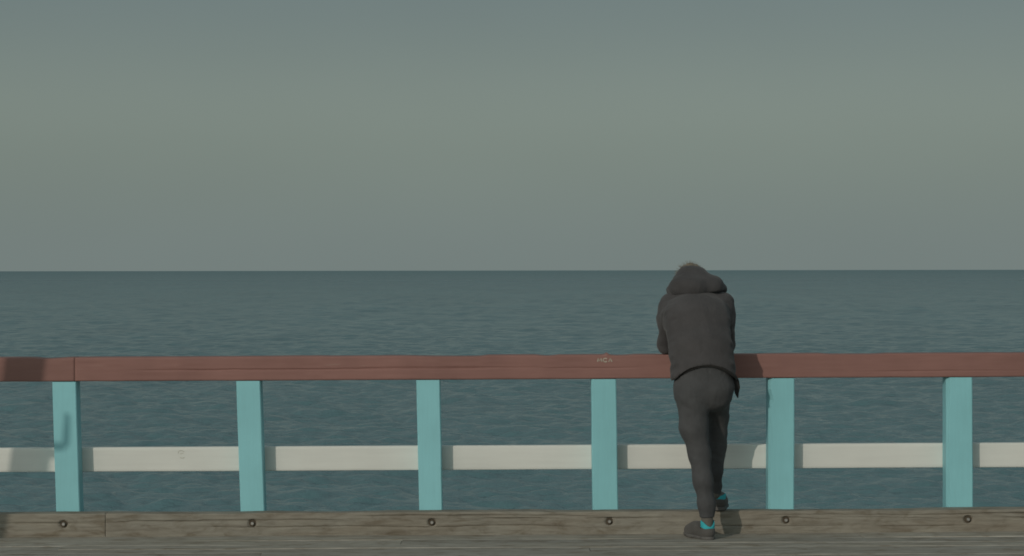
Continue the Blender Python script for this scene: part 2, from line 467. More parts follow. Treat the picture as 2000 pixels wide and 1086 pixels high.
def post_mesh(cx_t, cx_b, wt, wb, seed, wane=None, z0=-0.55, z1=RAIL_Z0 - 0.002):
    zt, zb = z1, KERB_Z
    zs = np.linspace(z0, z1, 46)
    V, Fq = [], []
    c = 0.005
    for z in zs:
        t = (z - zb) / (zt - zb)
        cx = cx_b + (cx_t - cx_b) * t; wd = (wb + (wt - wb) * min(1, max(0, t))) / 2
        j = lambda q, a=0.0016: a * mnoise.noise((q * 5.3 + seed, z * 4.0, seed * 1.7))
        wl = wane(z) if wane else 0.0
        a, b = cx - wd + j(1), cx + wd + j(2)
        y0, y1 = POST_Y0 - RY + j(3, 0.001), POST_Y1 - RY
        V += [(a + c + wl, y0, z), (b - c, y0, z), (b, y0 + c, z), (b, y1 - c, z), (b - c, y1, z), (a + c, y1, z), (a, y1 - c, z), (a + wl * 0.12, y0 + c + wl * 1.4, z)]
    n = 8
    for i in range(len(zs) - 1):
        for k in range(n):
            p, q = i * n + k, i * n + (k + 1) % n
            Fq.append((p, q, q + n, p + n))
    me = mesh_np('post', V, Fq, False)
    bm = bmesh.new(); bm.from_mesh(me); bm.verts.ensure_lookup_table()
    bm.faces.new([bm.verts[k] for k in range(n)]); bm.faces.new([bm.verts[(len(zs) - 1) * n + k] for k in range(n)])
    bmesh.ops.recalc_face_normals(bm, faces=bm.faces); bm.to_mesh(me); bm.free()
    return me

def X12(px): return (px - 1000) * 12.0 / F_PX
def wane5(z):
    w_ = 0.006 + 0.003 * mnoise.noise((z * 9, 2.2, 1))
    w_ += 0.017 * max(0, 1 - abs(z - 0.735) / 0.05)
    w_ += 0.018 * max(0, (z - 0.825) / 0.03)
    return max(0.0, w_ * 1.25)
def wane4(z): return 0.007 * max(0, (z - 0.80) / 0.05)
def wane6(z): return 0.012 + 0.006 * mnoise.noise((z * 6, 5.2, 1)) + 0.010 * max(0, (z - 0.80) / 0.05)
posts = [(125.5, 132, 46.5, 46.5, None), (485.2, 492.5, 47, 47, None), (837, 840.5, 46, 45, None), (1180.0, 1182.3, 49, 49.5, wane4),
         (1527.5, 1525.5, 51, 51, wane5), (1875, 1874.5, 51, 52, wane6)]
px0 = [-225, -570, -920, -1270, -1620, 2222, 2570, 2918, 3265, 3610]
for i, (t, b_, wt, wb, wn) in enumerate(posts):
    link('post', post_mesh(X12(t), X12(b_), wt / 350, wb / 350, 3.1 + i * 2.7, wn), M_TEAL, rail)
for i, p in enumerate(px0):
    link('post', post_mesh(X12(p), X12(p + random.uniform(-3, 3)), 0.134, 0.134, 40 + i * 2.7, None), M_TEAL, rail)

def disp_top(XX, YY, ZZ, nor):
    front = (nor[None, :, 0] < -0.9) * 1.0
    top = (nor[None, :, 1] > 0.6) * 1.0
    d = 0.0014 * vnoise(XX * 1.7, YY * 6, ZZ * 14) + 0.0007 * vnoise(XX * 9, YY * 30, ZZ * 60)
    zc = RAIL_Z0 + 0.062
    d = d + front * crack(XX, ZZ, zc, 0.004, 0.0036, 0.007, (-2.42, 0.75), 2.0)
    d = d + front * crack(XX, ZZ, zc + 0.006, 0.003, 0.0030, 0.004, (-0.9, 0.2), 8.0)
    d = d + front * crack(XX, ZZ, zc - 0.03, 0.004, 0.003, 0.004, (1.9, 3.4), 14.0)
    d = d - top * 0.004 * np.clip(vnoise(XX * 5.0, 2.0, 7.0) - 0.45, 0, 1) * 3
    d = d + top * 0.010 * np.exp(-((XX - 0.535) / 0.010) ** 2)
    return d
joint = X12(147)
bx = [(-8.0, joint - 0.0006), (joint + 0.0006, 4.6), (4.604, 9.6)]
for i, (a, b_) in enumerate(bx):
    me = beam_mesh('top_rail', a, b_, POST_Y0 - 0.003 - RY, POST_Y1 + 0.028 - RY, RAIL_Z0, RAIL_Z1, 0.012 if i < 2 else 0.03, disp_top, 0.007, 8, 34)
    link('top_rail', me, M_RED, rail)
def disp_mid(XX, YY, ZZ, nor):
    return 0.0011 * vnoise(XX * 1.4, YY * 6, ZZ * 10) + 0.0005 * vnoise(XX * 8, YY * 30, ZZ * 60)
bx = [(-8.0, X12(-571)), (X12(-569), 4.55), (4.553, 9.6)]
for i, (a, b_) in enumerate(bx):
    me = beam_mesh('middle_rail', a, b_, POST_Y1 + 0.001 - RY, POST_Y1 + 0.046 - RY, 0.336, 0.473, 0.03, disp_mid, 0.005, 4, 10)
    link('middle_rail', me, M_WHITE, rail)

# faded painted scribbles on the rails
def stroke_mesh(name, strokes, half, y, lift=0.0):
    V, Fq = [], []
    for st in strokes:
        for i, (x, z) in enumerate(st):
            x2, z2 = st[min(i + 1, len(st) - 1)]; x1, z1 = st[max(i - 1, 0)]
            t = Vector((x2 - x1, z2 - z1)).normalized(); n = Vector((-t.y, t.x)) * half * (0.7 + 0.5 * random.random())
            V += [(x + n.x, y, z + n.y), (x - n.x, y, z - n.y)]
            if i: k = len(V); Fq.append((k - 4, k - 3, k - 1, k - 2))
    return mesh_np(name, V, Fq, False)
M_FADE = plain_mat('faded_pale_marking', (0.48, 0.43, 0.36), 0.7, 0.2, 0.2, 80)
M_PENCIL = plain_mat('faded_grey_marking', (0.50, 0.49, 0.43), 0.7, 0.2, 0.1, 80)
def arc(cx, cz, rx, rz, a0, a1, n=9):
    return [(cx + rx * math.cos(R(a0 + (a1 - a0) * i / n)), cz + rz * math.sin(R(a0 + (a1 - a0) * i / n))) for i in range(n + 1)]
x0, z0 = X12(1168), 0.966
st = [[(x0, z0 - 0.018), (x0 + 0.004, z0), (x0 + 0.011, z0 - 0.014), (x0 + 0.019, z0), (x0 + 0.024, z0 - 0.018)],
      arc(x0 + 0.043, z0 - 0.009, 0.011, 0.010, 40, 320),
      [(x0 + 0.062, z0 - 0.019), (x0 + 0.071, z0), (x0 + 0.080, z0 - 0.019)]]
link('faded_lettering', stroke_mesh('faded_lettering', st, 0.0036, POST_Y0 - 0.0062 - RY), M_FADE, rail)
x0, z0 = (349 - 1000) * 12.13 / F_PX, 0.455
st = [arc(x0 + 0.016, z0 - 0.012, 0.016, 0.011, 10, 210), arc(x0 + 0.022, z0 - 0.038, 0.013, 0.006, 190, 350),
      [(x0 + 0.010, z0 - 0.02), (x0 + 0.028, z0 - 0.016)]]
link('faded_scribble', stroke_mesh('faded_scribble', st, 0.0016, POST_Y1 - 0.0012 - RY), M_PENCIL, rail)

# ------------------------------------------------------------------ kerb timbers with their bolts
bolt_px = [(-225, 1030), (123, 1028.5), (492, 1026), (843, 1024.3), (1190, 1023.6), (1535, 1021.3), (1891, 1018.7), (2235, 1017), (2580, 1015)]
def kz(x): return -0.0  # the kerb's own frame is level; the tilt is on its root
bolts = []
for px, py in bolt_px:
    p = P(px, py, KERB_Y0)
    bolts.append((p.x, 0.068 + 0.004 * mnoise.noise((px * 0.7, 1, 2))))

def disp_kerb(XX, YY, ZZ, nor):
    front = (nor[None, :, 0] < -0.9) * 1.0
    top = (nor[None, :, 1] > 0.6) * 1.0
    d = 0.0035 * vnoise(XX * 1.1, YY * 8, ZZ * 11) + 0.0016 * vnoise(XX * 6, YY * 40, ZZ * 70) + 0.0008 * vnoise(XX * 19, YY * 90, ZZ * 160)
    for z0, wa, wi, de, xo, sd in ((0.082, 0.010, 0.0040, 0.016, (1.05, 4.5), 3), (0.080, 0.009, 0.0036, 0.013, (-2.27, -0.9), 12),
                                   (0.086, 0.008, 0.004, 0.012, (-0.35, 0.9), 22), (0.045, 0.006, 0.003, 0.010, (-1.7, 0.4), 31),
                                   (0.102, 0.006, 0.004, 0.012, (-1.1, 0.5), 44), (0.038, 0.005, 0.003, 0.009, (0.9, 2.6), 57),
                                   (0.070, 0.006, 0.003, 0.009, (-5.0, -2.3), 63), (0.10, 0.006, 0.003, 0.010, (1.3, 3.2), 71)):
        d = d + front * crack(XX, ZZ, z0, wa, wi, de, xo, sd)
    for bx_, bz_ in bolts:
        rr = np.sqrt((XX - bx_) ** 2 + (ZZ - bz_) ** 2)
        d = d - front * 0.017 * np.clip((0.0255 - rr) / 0.007, 0, 1)
    worn = np.clip(vnoise(XX * 3.0, 1.0, 5.0), 0, 1)
    d = d - top * 0.006 * worn
    edge = ((nor[None, :, 1] > 0.5) & (nor[None, :, 0] < -0.5)) * 1.0
    d = d - edge * 0.008 * np.clip(vnoise(XX * 7.0, 4.0, 1.0), 0, 1)
    return d

def hex_mesh(name, r, h, n=6, r2=None):
    bm = bmesh.new()
    bmesh.ops.create_cone(bm, cap_ends=True, segments=n, radius1=r, radius2=r2 or r * 0.9, depth=h)
    bmesh.ops.rotate(bm, verts=bm.verts, matrix=Matrix.Rotation(R(90), 3, 'X'))
    bmesh.ops.bevel(bm, geom=[e for e in bm.edges], offset=min(r, h) * 0.12, segments=1, affect='EDGES')
    return bm_mesh(name, bm)
me_head, me_wash = hex_mesh('bolt', 0.0105, 0.014), hex_mesh('washer', 0.0205, 0.003, 20, 0.0195)
kj = X12(213)
for (a, b_, label) in ((-8.0, kj - 0.0005, 'shorter weathered timber kerb beam at the left end below the first post, one bolt in view'),
                       (kj + 0.0005, 9.4, 'long weathered timber kerb beam with cracks and a row of bolts under the railing')):
    k = empty('kerb_beam', ((a + b_) / 2, KERB_Y0, 0), (0, 0, 0))
    k.matrix_world = Matrix.Rotation(TILT[1], 4, 'Y') @ Matrix.Translation(((a + b_) / 2, KERB_Y0, 0))
    tag(k, label, 'kerb beam', 'timber kerb beams along the pier edge')
    ox = (a + b_) / 2
    def dsp(XX, YY, ZZ, nor, ox=ox): return disp_kerb(XX + ox, YY, ZZ, nor)
    me = beam_mesh('timber', a - ox, b_ - ox, 0, KERB_Y1 - KERB_Y0, -0.009, KERB_Z, 0.008 if a > -5 else 0.010, dsp, 0.007, 8, 42)
    link('timber', me, M_KERB, k)
    for bx_, bz_ in bolts:
        if a < bx_ < b_:
            bo = link('bolt', me_head, M_STEEL, k, (bx_ - ox, 0.002, bz_), (0, random.uniform(0, 1), 0))
            link('washer', me_wash, M_HOLE, bo, (0, 0.0095, 0))

# ------------------------------------------------------------------ added unseen leaning shade caster, shaped so its shade falls on the railing
def shade_src(px, z, D):
    """point D metres nearer the camera whose shade falls on the rail's front plane at this pixel column and height"""
    x = X12(px); t = D / LIGHT.y
    return Vector((x - LIGHT.x * t, 12.0 - D, z - LIGHT.z * t))
D_ = 3.4
pt, pb = shade_src(49, 0.95, D_), shade_src(8, 0.08, D_)
ax = (pt - pb); ax = ax / ax.z
base = pb - ax * pb.z; top = pb + ax * (3.55 - pb.z)
caster = empty('shade_caster', base)
tag(caster, 'unseen leaning post shape with an arm, added to cast shade on the railing', 'mooring pile')
V, Fq = [], []
nr, ns = 30, 16
for i in range(nr):
    p = (top - base) * (i / (nr - 1)) * 1.0
    for j in range(ns):
        a = 2 * math.pi * j / ns
        r = 0.098 * (1.0 + 0.05 * mnoise.noise((math.cos(a) * 2, math.sin(a) * 2, i * 0.3)))
        V.append((p.x + r * math.cos(a), p.y + r * math.sin(a), p.z - 0.02))
for i in range(nr - 1):
    for j in range(ns):
        a, b_ = i * ns + j, i * ns + (j + 1) % ns
        Fq.append((a, b_, b_ + ns, a + ns))
me = mesh_np('shaft', V, Fq, True)
bm = bmesh.new(); bm.from_mesh(me); bm.verts.ensure_lookup_table()
bm.faces.new([bm.verts[(nr - 1) * ns + j] for j in range(ns)]); bmesh.ops.recalc_face_normals(bm, faces=bm.faces); bm.to_mesh(me); bm.free()
link('shaft', me, M_DARKWOOD, caster)
cl0, cl1, cl2 = shade_src(60, 0.487, D_) - base, shade_src(128, 0.480, D_) - base, shade_src(131, 0.66, D_) - base  # bent arm added and shaped to cast shade on the first post
def tube(pts, rad, ns=8):
    V, Fq = [], []
    for i, p in enumerate(pts):
        t = (pts[min(i + 1, len(pts) - 1)] - pts[max(i - 1, 0)]).normalized()
        u = t.orthogonal().normalized(); v = t.cross(u)
        r = rad if not callable(rad) else rad(i / (len(pts) - 1))
        for j in range(ns):
            a = 2 * math.pi * j / ns
            V.append(p + u * math.cos(a) * r + v * math.sin(a) * r)
    for i in range(len(pts) - 1):
        for j in range(ns):
            a, b_ = i * ns + j, i * ns + (j + 1) % ns
            Fq.append((a, b_, b_ + ns, a + ns))
    return V, Fq
V, Fq = tube([cl0, cl1 * 0.5 + cl0 * 0.5, cl1 - Vector((0.02, 0, 0)), cl1 + Vector((0, 0, 0.02)), cl2 * 0.6 + cl1 * 0.4, cl2], lambda t: 0.028 - 0.014 * t)
link('shade_arm', mesh_np('shade_arm', V, Fq, True, True), M_STEEL, caster)

# ------------------------------------------------------------------ the person: smooth-blended volumes turned into single meshes
class Field:
    def __init__(s, lo, hi, h):
        s.h = h; s.lo = np.array(lo, float); n = np.ceil((np.array(hi) - s.lo) / h).astype(int) + 1
        s.ax = [s.lo[i] + h * np.arange(n[i]) for i in range(3)]
        s.F = np.full(n, 0.25, np.float32)
    def box(s, lo, hi):
        sl = []
        for i in range(3):
            a = max(0, int((lo[i] - s.lo[i]) / s.h) - 1); b = min(len(s.ax[i]), int((hi[i] - s.lo[i]) / s.h) + 2)
            if b <= a: return None
            sl.append(slice(a, b))
        return tuple(sl)
    def grid(s, sl):
        return np.meshgrid(*[s.ax[i][sl[i]] for i in range(3)], indexing='ij', sparse=True)
    def seg(s, a, b, ra, rb, k=0.02, sc=(1, 1, 1), sub=False):
        a = np.array(a, float); b = np.array(b, float); m = max(ra, rb) * max(sc) + k + 3 * s.h
        sl = s.box(np.minimum(a, b) - m, np.maximum(a, b) + m)
        if sl is None: return
        X, Y, Z = s.grid(sl); S = np.array(sc, float)
        ab = (b - a) / S; L2 = max(1e-9, float(ab @ ab))
        qx, qy, qz = (X - a[0]) / S[0], (Y - a[1]) / S[1], (Z - a[2]) / S[2]
        t = np.clip((qx * ab[0] + qy * ab[1] + qz * ab[2]) / L2, 0, 1)
        d = np.sqrt((qx - t * ab[0]) ** 2 + (qy - t * ab[1]) ** 2 + (qz - t * ab[2]) ** 2) - (ra + (rb - ra) * t)
        d = d * min(sc)
        f = s.F[sl]
        if sub:
            hh = np.clip(0.5 - 0.5 * (f + d) / k, 0, 1); s.F[sl] = f * (1 - hh) - d * hh + k * hh * (1 - hh)
        else:
            hh = np.clip(0.5 + 0.5 * (f - d) / k, 0, 1); s.F[sl] = f * (1 - hh) + d * hh - k * hh * (1 - hh)
    def chain(s, pts, k=0.02, sc=(1, 1, 1)):
        for (a, ra), (b, rb) in zip(pts[:-1], pts[1:]): s.seg(a, b, ra, rb, k, sc)
    def ell(s, c, r, axes=None, k=0.02, sub=False):
        c = np.array(c, float); r = np.array(r, float); m = r.max() + k + 3 * s.h
        sl = s.box(c - m, c + m)
        if sl is None: return
        X, Y, Z = s.grid(sl); q = [X - c[0], Y - c[1], Z - c[2]]
        if axes is not None: q = [q[0] * a[0] + q[1] * a[1] + q[2] * a[2] for a in axes]
        k0 = np.sqrt((q[0] / r[0]) ** 2 + (q[1] / r[1]) ** 2 + (q[2] / r[2]) ** 2)
        k1 = np.sqrt((q[0] / r[0] ** 2) ** 2 + (q[1] / r[1] ** 2) ** 2 + (q[2] / r[2] ** 2) ** 2) + 1e-6
        d = k0 * (k0 - 1) / k1
        f = s.F[sl]
        if sub:
            hh = np.clip(0.5 - 0.5 * (f + d) / k, 0, 1); s.F[sl] = f * (1 - hh) - d * hh + k * hh * (1 - hh)
        else:
            hh = np.clip(0.5 + 0.5 * (f - d) / k, 0, 1); s.F[sl] = f * (1 - hh) + d * hh - k * hh * (1 - hh)
    def all(s): return np.meshgrid(*s.ax, indexing='ij', sparse=True)
    def cut(s, fn, k=0.004):
        X, Y, Z = s.all(); d = fn(X, Y, Z)          # keep where d < 0
        s.F = np.maximum(s.F, d).astype(np.float32)
    def mesh(s, name, smooth_it=2, fold=None):
        F = s.F; n = np.array(F.shape); ins = F < 0
        cs = [(i, j, k) for i in (0, 1) for j in (0, 1) for k in (0, 1)]
        def cor(A, c): return A[c[0]:n[0] - 1 + c[0], c[1]:n[1] - 1 + c[1], c[2]:n[2] - 1 + c[2]]
        cnt = sum(cor(ins, c).astype(np.int8) for c in cs)
        act = (cnt > 0) & (cnt < 8)
        ii = np.argwhere(act); vid = np.full(act.shape, -1, np.int64); vid[act] = np.arange(len(ii))
        acc = np.zeros((len(ii), 3)); num = np.zeros(len(ii))
        for a in cs:
            for ax_ in range(3):
                if a[ax_] == 1: continue
                b = list(a); b[ax_] = 1
                fa = F[ii[:, 0] + a[0], ii[:, 1] + a[1], ii[:, 2] + a[2]]; fb = F[ii[:, 0] + b[0], ii[:, 1] + b[1], ii[:, 2] + b[2]]
                cr = (fa < 0) != (fb < 0); t = np.where(cr, fa / np.where(cr, fa - fb, 1), 0)
                p = np.repeat(np.array(a, float)[None], len(ii), 0); p[:, ax_] += t
                acc[cr] += p[cr]; num[cr] += 1
        V = s.lo + s.h * (ii + acc / num[:, None])
        Q = []
        for ax_ in range(3):
            u, v = (ax_ + 1) % 3, (ax_ + 2) % 3
            sa = [slice(None)] * 3; sb = [slice(None)] * 3
            sa[ax_] = slice(0, n[ax_] - 1); sb[ax_] = slice(1, n[ax_])
            for q in (u, v): sa[q] = slice(1, n[q] - 1); sb[q] = slice(1, n[q] - 1)
            A, B = ins[tuple(sa)], ins[tuple(sb)]
            e = np.argwhere(A != B); fl = A[A != B]
            e[:, u] += 1; e[:, v] += 1
            def g(du, dv):
                c = e.copy(); c[:, u] -= du; c[:, v] -= dv; return vid[c[:, 0], c[:, 1], c[:, 2]]
            q = np.stack([g(1, 1), g(0, 1), g(0, 0), g(1, 0)], 1)
            q[~fl] = q[~fl][:, ::-1]; Q.append(q)
        Q = np.concatenate(Q); Q = Q[(Q >= 0).all(1)]
        for _ in range(smooth_it):
            S_ = np.zeros_like(V); m = np.zeros(len(V))
            for a in range(4):
                np.add.at(S_, Q[:, a], V[Q[:, (a + 1) % 4]]); np.add.at(S_, Q[:, (a + 1) % 4], V[Q[:, a]])
                np.add.at(m, Q[:, a], 1); np.add.at(m, Q[:, (a + 1) % 4], 1)
            V = V * 0.5 + 0.5 * S_ / np.maximum(m, 1)[:, None]
        if fold is not None:
            n1 = V[Q[:, 2]] - V[Q[:, 0]]; n2 = V[Q[:, 3]] - V[Q[:, 1]]; fn_ = np.cross(n1, n2); vn = np.zeros_like(V)
            for a in range(4): np.add.at(vn, Q[:, a], fn_)
            vn /= np.linalg.norm(vn, axis=1)[:, None] + 1e-9
            V = V + vn * fold(V)[:, None]
        return mesh_np(name, V, Q, True)

GZ = 0.0036                                   # deck height where the person stands
person = empty('person', (1.03, 11.66, GZ))
tag(person, 'person in charcoal hooded jacket leaning on the rail, one foot on the kerb', 'person')
PO = Vector((1.03, 11.66, GZ))
def put(name, me, mat, parent=person):
    me.transform(Matrix.Translation(-PO))
    return link(name, me, mat, parent)
def W(px, py, Y): return tuple(P(px, py, Y))

# joints
sh_l, sh_r = W(1309, 597, 11.88), W(1412, 595, 11.88)
RT = RAIL_Z1 + 0.004
el_l, el_r = (0.862, 12.035, RT + 0.049), (1.197, 12.035, RT + 0.049)
wr_l, wr_r = (0.925, 12.245, RT + 0.050), (1.115, 12.245, RT + 0.048)
hd_c = np.array((0.996, 11.985, 1.381)); hd_f = np.array((0.0, 0.80, -0.60)); hd_u = np.array((0.0, 0.60, 0.80)); hd_s = np.array((1.0, 0, 0))
def H(s, f, u): return tuple(hd_c + hd_s * s + hd_f * f + hd_u * u)
legL = [(W(1351, 775, 11.64), 0.086), (W(1355, 835, 11.635), 0.073), (W(1366, 888, 11.64), 0.058), (W(1373, 940, 11.615), 0.052), (W(1379, 985, 11.605), 0.043), (W(1380.5, 1012, 11.605), 0.0385)]
legR = [(W(1400, 775, 11.69), 0.080), (W(1403, 815, 11.795), 0.055), (W(1399.5, 872, 11.85), 0.055), (W(1395, 920, 11.85), 0.047), (W(1396, 952, 11.885), 0.036), (W(1397.5, 966, 11.895), 0.033)]

# body (one continuous skin surface: head, neck, trunk, arms, hands, legs, feet)
f = Field((0.74, 11.48, -0.01), (1.32, 12.46, 1.56), 0.0058)
f.chain([(W(1374, 750, 11.66), 0.10), (W(1366, 690, 11.67), 0.095), (W(1361, 630, 11.745), 0.10), (W(1361, 598, 11.84), 0.085)], 0.03, (1.3, 0.9, 1))
f.seg(sh_l, sh_r, 0.042, 0.042, 0.04)
for sh, el, wr in ((sh_l, el_l, wr_l), (sh_r, el_r, wr_r)):
    f.seg(sh, el, 0.040, 0.034, 0.03); f.seg(el, wr, 0.034, 0.024, 0.015)
f.chain([(W(1361, 592, 11.88), 0.052), (H(0, -0.045, -0.075), 0.050), (H(0, -0.02, -0.02), 0.05)], 0.03)
ax_h = (hd_s, hd_f, hd_u)
f.ell(H(0, -0.012, 0.022), (0.070, 0.090, 0.080), ax_h, 0.02)
f.ell(H(0, 0.030, -0.035), (0.058, 0.060, 0.078), ax_h, 0.03)
f.seg(H(0, 0.06, -0.098), H(0, 0.045, -0.095), 0.020, 0.024, 0.02)
f.seg(H(0, 0.082, 0.010), H(0, 0.102, -0.035), 0.008, 0.012, 0.012)
for s_ in (-1, 1):
    f.ell(H(s_ * 0.029, 0.084, 0.008), (0.015, 0.010, 0.010), ax_h, 0.006, True)
    f.ell(H(s_ * 0.029, 0.074, 0.008), (0.012, 0.012, 0.011), ax_h, 0.003)
    f.ell(H(s_ * 0.072, 0.0, -0.012), (0.008, 0.018, 0.030), ax_h, 0.006)
    f.seg(H(s_ * 0.012, 0.080, 0.027), H(s_ * 0.040, 0.070, 0.027), 0.007, 0.006, 0.008)
f.seg(H(-0.020, 0.080, -0.063), H(0.020, 0.080, -0.063), 0.0055, 0.0055, 0.006)
f.seg(H(-0.017, 0.078, -0.073), H(0.017, 0.078, -0.073), 0.0065, 0.0065, 0.006)
def hand(wr, sgn):
    wr = np.array(wr); d = np.array((sgn * 0.42, 0.80, -0.42)); d /= np.linalg.norm(d)
    side = np.array((sgn * 0.86, -0.50, -0.06)); side /= np.linalg.norm(side)
    dn = np.cross(d, side) * (1 if sgn < 0 else -1)
    if dn[2] > 0: dn = -dn
    k0 = wr + d * 0.088
    for o_ in (-0.028, -0.010, 0.010, 0.027): f.seg(wr + side * o_ * 0.55 + d * 0.015, k0 + side * o_, 0.0135, 0.0115, 0.008)
    for o_, L in ((-0.030, 0.062), (-0.010, 0.076), (0.010, 0.080), (0.029, 0.070)):
        a = k0 + side * o_; b = a + (d * 0.92 + dn * 0.38) * L * 0.45
        c = b + (d * 0.55 + dn * 0.84) * L * 0.33; e = c + (d * 0.15 + dn * 0.99) * L * 0.26
        f.seg(a, b, 0.0096, 0.0088, 0.004); f.seg(b, c, 0.0088, 0.0082, 0.003); f.seg(c, e, 0.0082, 0.0072, 0.003)
    a = wr + side * 0.020 + d * 0.030 + dn * 0.004; b = a + (side * 0.62 + d * 0.60 + dn * 0.5) * 0.040
    c = b + (side * 0.25 + d * 0.80 + dn * 0.5) * 0.030
    f.seg(a, b, 0.0125, 0.0105, 0.008); f.seg(b, c, 0.0102, 0.0085, 0.003)
hand(wr_l, 1); hand(wr_r, -1)
for leg, r_in in ((legL, 0.74), (legR, 0.74)): f.chain([(p, r * r_in) for p, r in leg], 0.02)
SH_L = (np.array((1.069, 11.570, GZ)), np.array((-0.36, 0.933, 0.0)))     # heel point and toe direction of each shoe
SH_R = (np.array((1.142, 11.868, KERB_Z + 0.0045)), np.array((0.06, 0.998, 0.0)))
def S(sh, u, v, z):
    o_, d = sh; s_ = np.array((d[1], -d[0], 0.0)); return tuple(o_ + d * u + s_ * v + np.array((0, 0, z)))
for sh, leg in ((SH_L, legL), (SH_R, legR)):
    f.seg(leg[-1][0], S(sh, 0.045, 0, 0.060), 0.028, 0.027, 0.015)
    f.chain([(S(sh, 0.040, 0, 0.040), 0.026), (S(sh, 0.13, 0, 0.040), 0.026), (S(sh, 0.21, 0, 0.030), 0.024)], 0.02)
body = put('body', f.mesh('body', 1), M_SKIN)

# jacket
f = Field((0.76, 11.46, 0.78), (1.31, 12.36, 1.42), 0.006)
f.chain([(W(1375, 760, 11.66), 0.130), (W(1373, 720, 11.655), 0.128), (W(1368, 680, 11.675), 0.126), (W(1361, 635, 11.74), 0.126), (W(1361, 604, 11.83), 0.105)], 0.04, (1.30, 0.92, 1))
f.seg(W(1322, 600, 11.875), W(1400, 598, 11.875), 0.064, 0.064, 0.05)
f.ell(W(1361, 618, 11.76), (0.140, 0.075, 0.095), None, 0.09)
for sh, el, wr in ((sh_l, el_l, wr_l), (sh_r, el_r, wr_r)):
    sh = np.array(sh); el = np.array(el); wr = np.array(wr); md = sh * 0.5 + el * 0.5
    f.seg(sh, md, 0.062, 0.055, 0.06); f.seg(md, el, 0.055, 0.051, 0.018)
    bl = np.array(W(1361, 618, 11.775)); sx = -1 if sh[0] < 1.02 else 1
    f.seg(bl + (sx * 0.090, 0, 0), sh * 0.7 + el * 0.3 + (0, -0.012, 0), 0.064, 0.047, 0.06)
    f.seg(el, el * 0.4 + wr * 0.6, 0.051, 0.044, 0.015); f.seg(el * 0.4 + wr * 0.6, el * 0.06 + wr * 0.94, 0.044, 0.036, 0.01)
f.chain([(W(1361, 590, 11.88), 0.075), (H(0, -0.05, -0.07), 0.072)], 0.03)
def hem_z(X): u = (X - 1.047) / 0.170; return 0.950 - 0.078 * np.clip(np.abs(u), 0, 1.1) ** 2.0
f.cut(lambda X, Y, Z: np.where(Y < 11.97, hem_z(X) + 0 - Z, -1.0))
f.cut(lambda X, Y, Z: np.where(Y > 11.975, (RT + 0.001) - Z, -1.0))
def jfold(V):
    x, y, z = V.T
    d = 0.0035 * vnoise(x * 9, y * 9, z * 5 + 3) + 0.0022 * vnoise(x * 22, y * 20, z * 13)
    low = np.clip((1.06 - z) / 0.12, 0, 1)
    d = d + 0.0050 * low * vnoise(x * 14 + z * 5, y * 10, z * 26)
    arm = np.clip((np.abs(x - 1.03) - 0.125) / 0.03, 0, 1)
    d = d + 0.0065 * arm * vnoise(x * 10, y * 14, z * 38 + y * 18)
    mid = np.exp(-((x - 1.02) / 0.004) ** 2) * (z > 0.98) * (z < 1.30) * (y < 11.9)
    return d - 0.0012 * mid
jacket = put('jacket', f.mesh('jacket', 2, jfold), M_JACKET)
# ribbed hem band under the jacket's edge
V, Fq = [], []
na = 60
for i in range(na):
    a = 2 * math.pi * i / na
    rx, ry = 0.1685, 0.121
    x = 1.048 + rx * math.cos(a); y = 11.66 + ry * math.sin(a); zh = float(hem_z(x))
    for (o_, dz) in ((0.0, -0.010), (0.004, 0.0), (0.004, 0.007), (-0.014, 0.009)):
        V.append((1.048 + (rx + o_) * math.cos(a), 11.66 + (ry + o_) * math.sin(a), zh + dz + 0.0008 * (i % 2)))
for i in range(na):
    for j in range(3):
        a, b_ = i * 4 + j, ((i + 1) % na) * 4 + j
        Fq.append((a, b_, b_ + 1, a + 1))
put('hem', mesh_np('hem', V, Fq, True, True), M_HEM, jacket)
# hood bunched behind the neck
f = Field((0.78, 11.68, 1.22), (1.26, 12.12, 1.56), 0.005)
f.chain([(W(1313, 568, 11.92), 0.036), (W(1326, 563, 11.835), 0.046), (W(1358, 563, 11.79), 0.050), (W(1391, 561, 11.83), 0.046), (W(1408, 564, 11.92), 0.036)], 0.04)
f.chain([(W(1342, 558, 11.83), 0.060), (W(1350, 546, 11.87), 0.070)], 0.04)
f.seg(W(1341, 540, 11.90), W(1363, 541, 11.90), 0.057, 0.057, 0.035)
f.cut(lambda X, Y, Z: np.where(Y < 11.90, (1.313 + 0.9 * (X - 1.017) ** 2 + 0.02 * np.sin((X - 1.0) * 14) ) - Z, -1.0))
f.seg(W(1372, 553, 11.85), W(1388, 555, 11.87), 0.053, 0.040, 0.05)
f.seg(W(1395, 556, 11.90), W(1330, 556, 11.88), 0.040, 0.045, 0.03)
f.ell(H(0, 0.015, 0.01), (0.076, 0.100, 0.100), ax_h, 0.012, True)
def hfold(V):
    x, y, z = V.T
    d = 0.004 * vnoise(x * 12, y * 12, z * 10) + 0.003 * vnoise(x * 9 + z * 14, y * 16, z * 24)
    return d
hood = put('hood', f.mesh('hood', 2, hfold), M_HOOD, jacket)
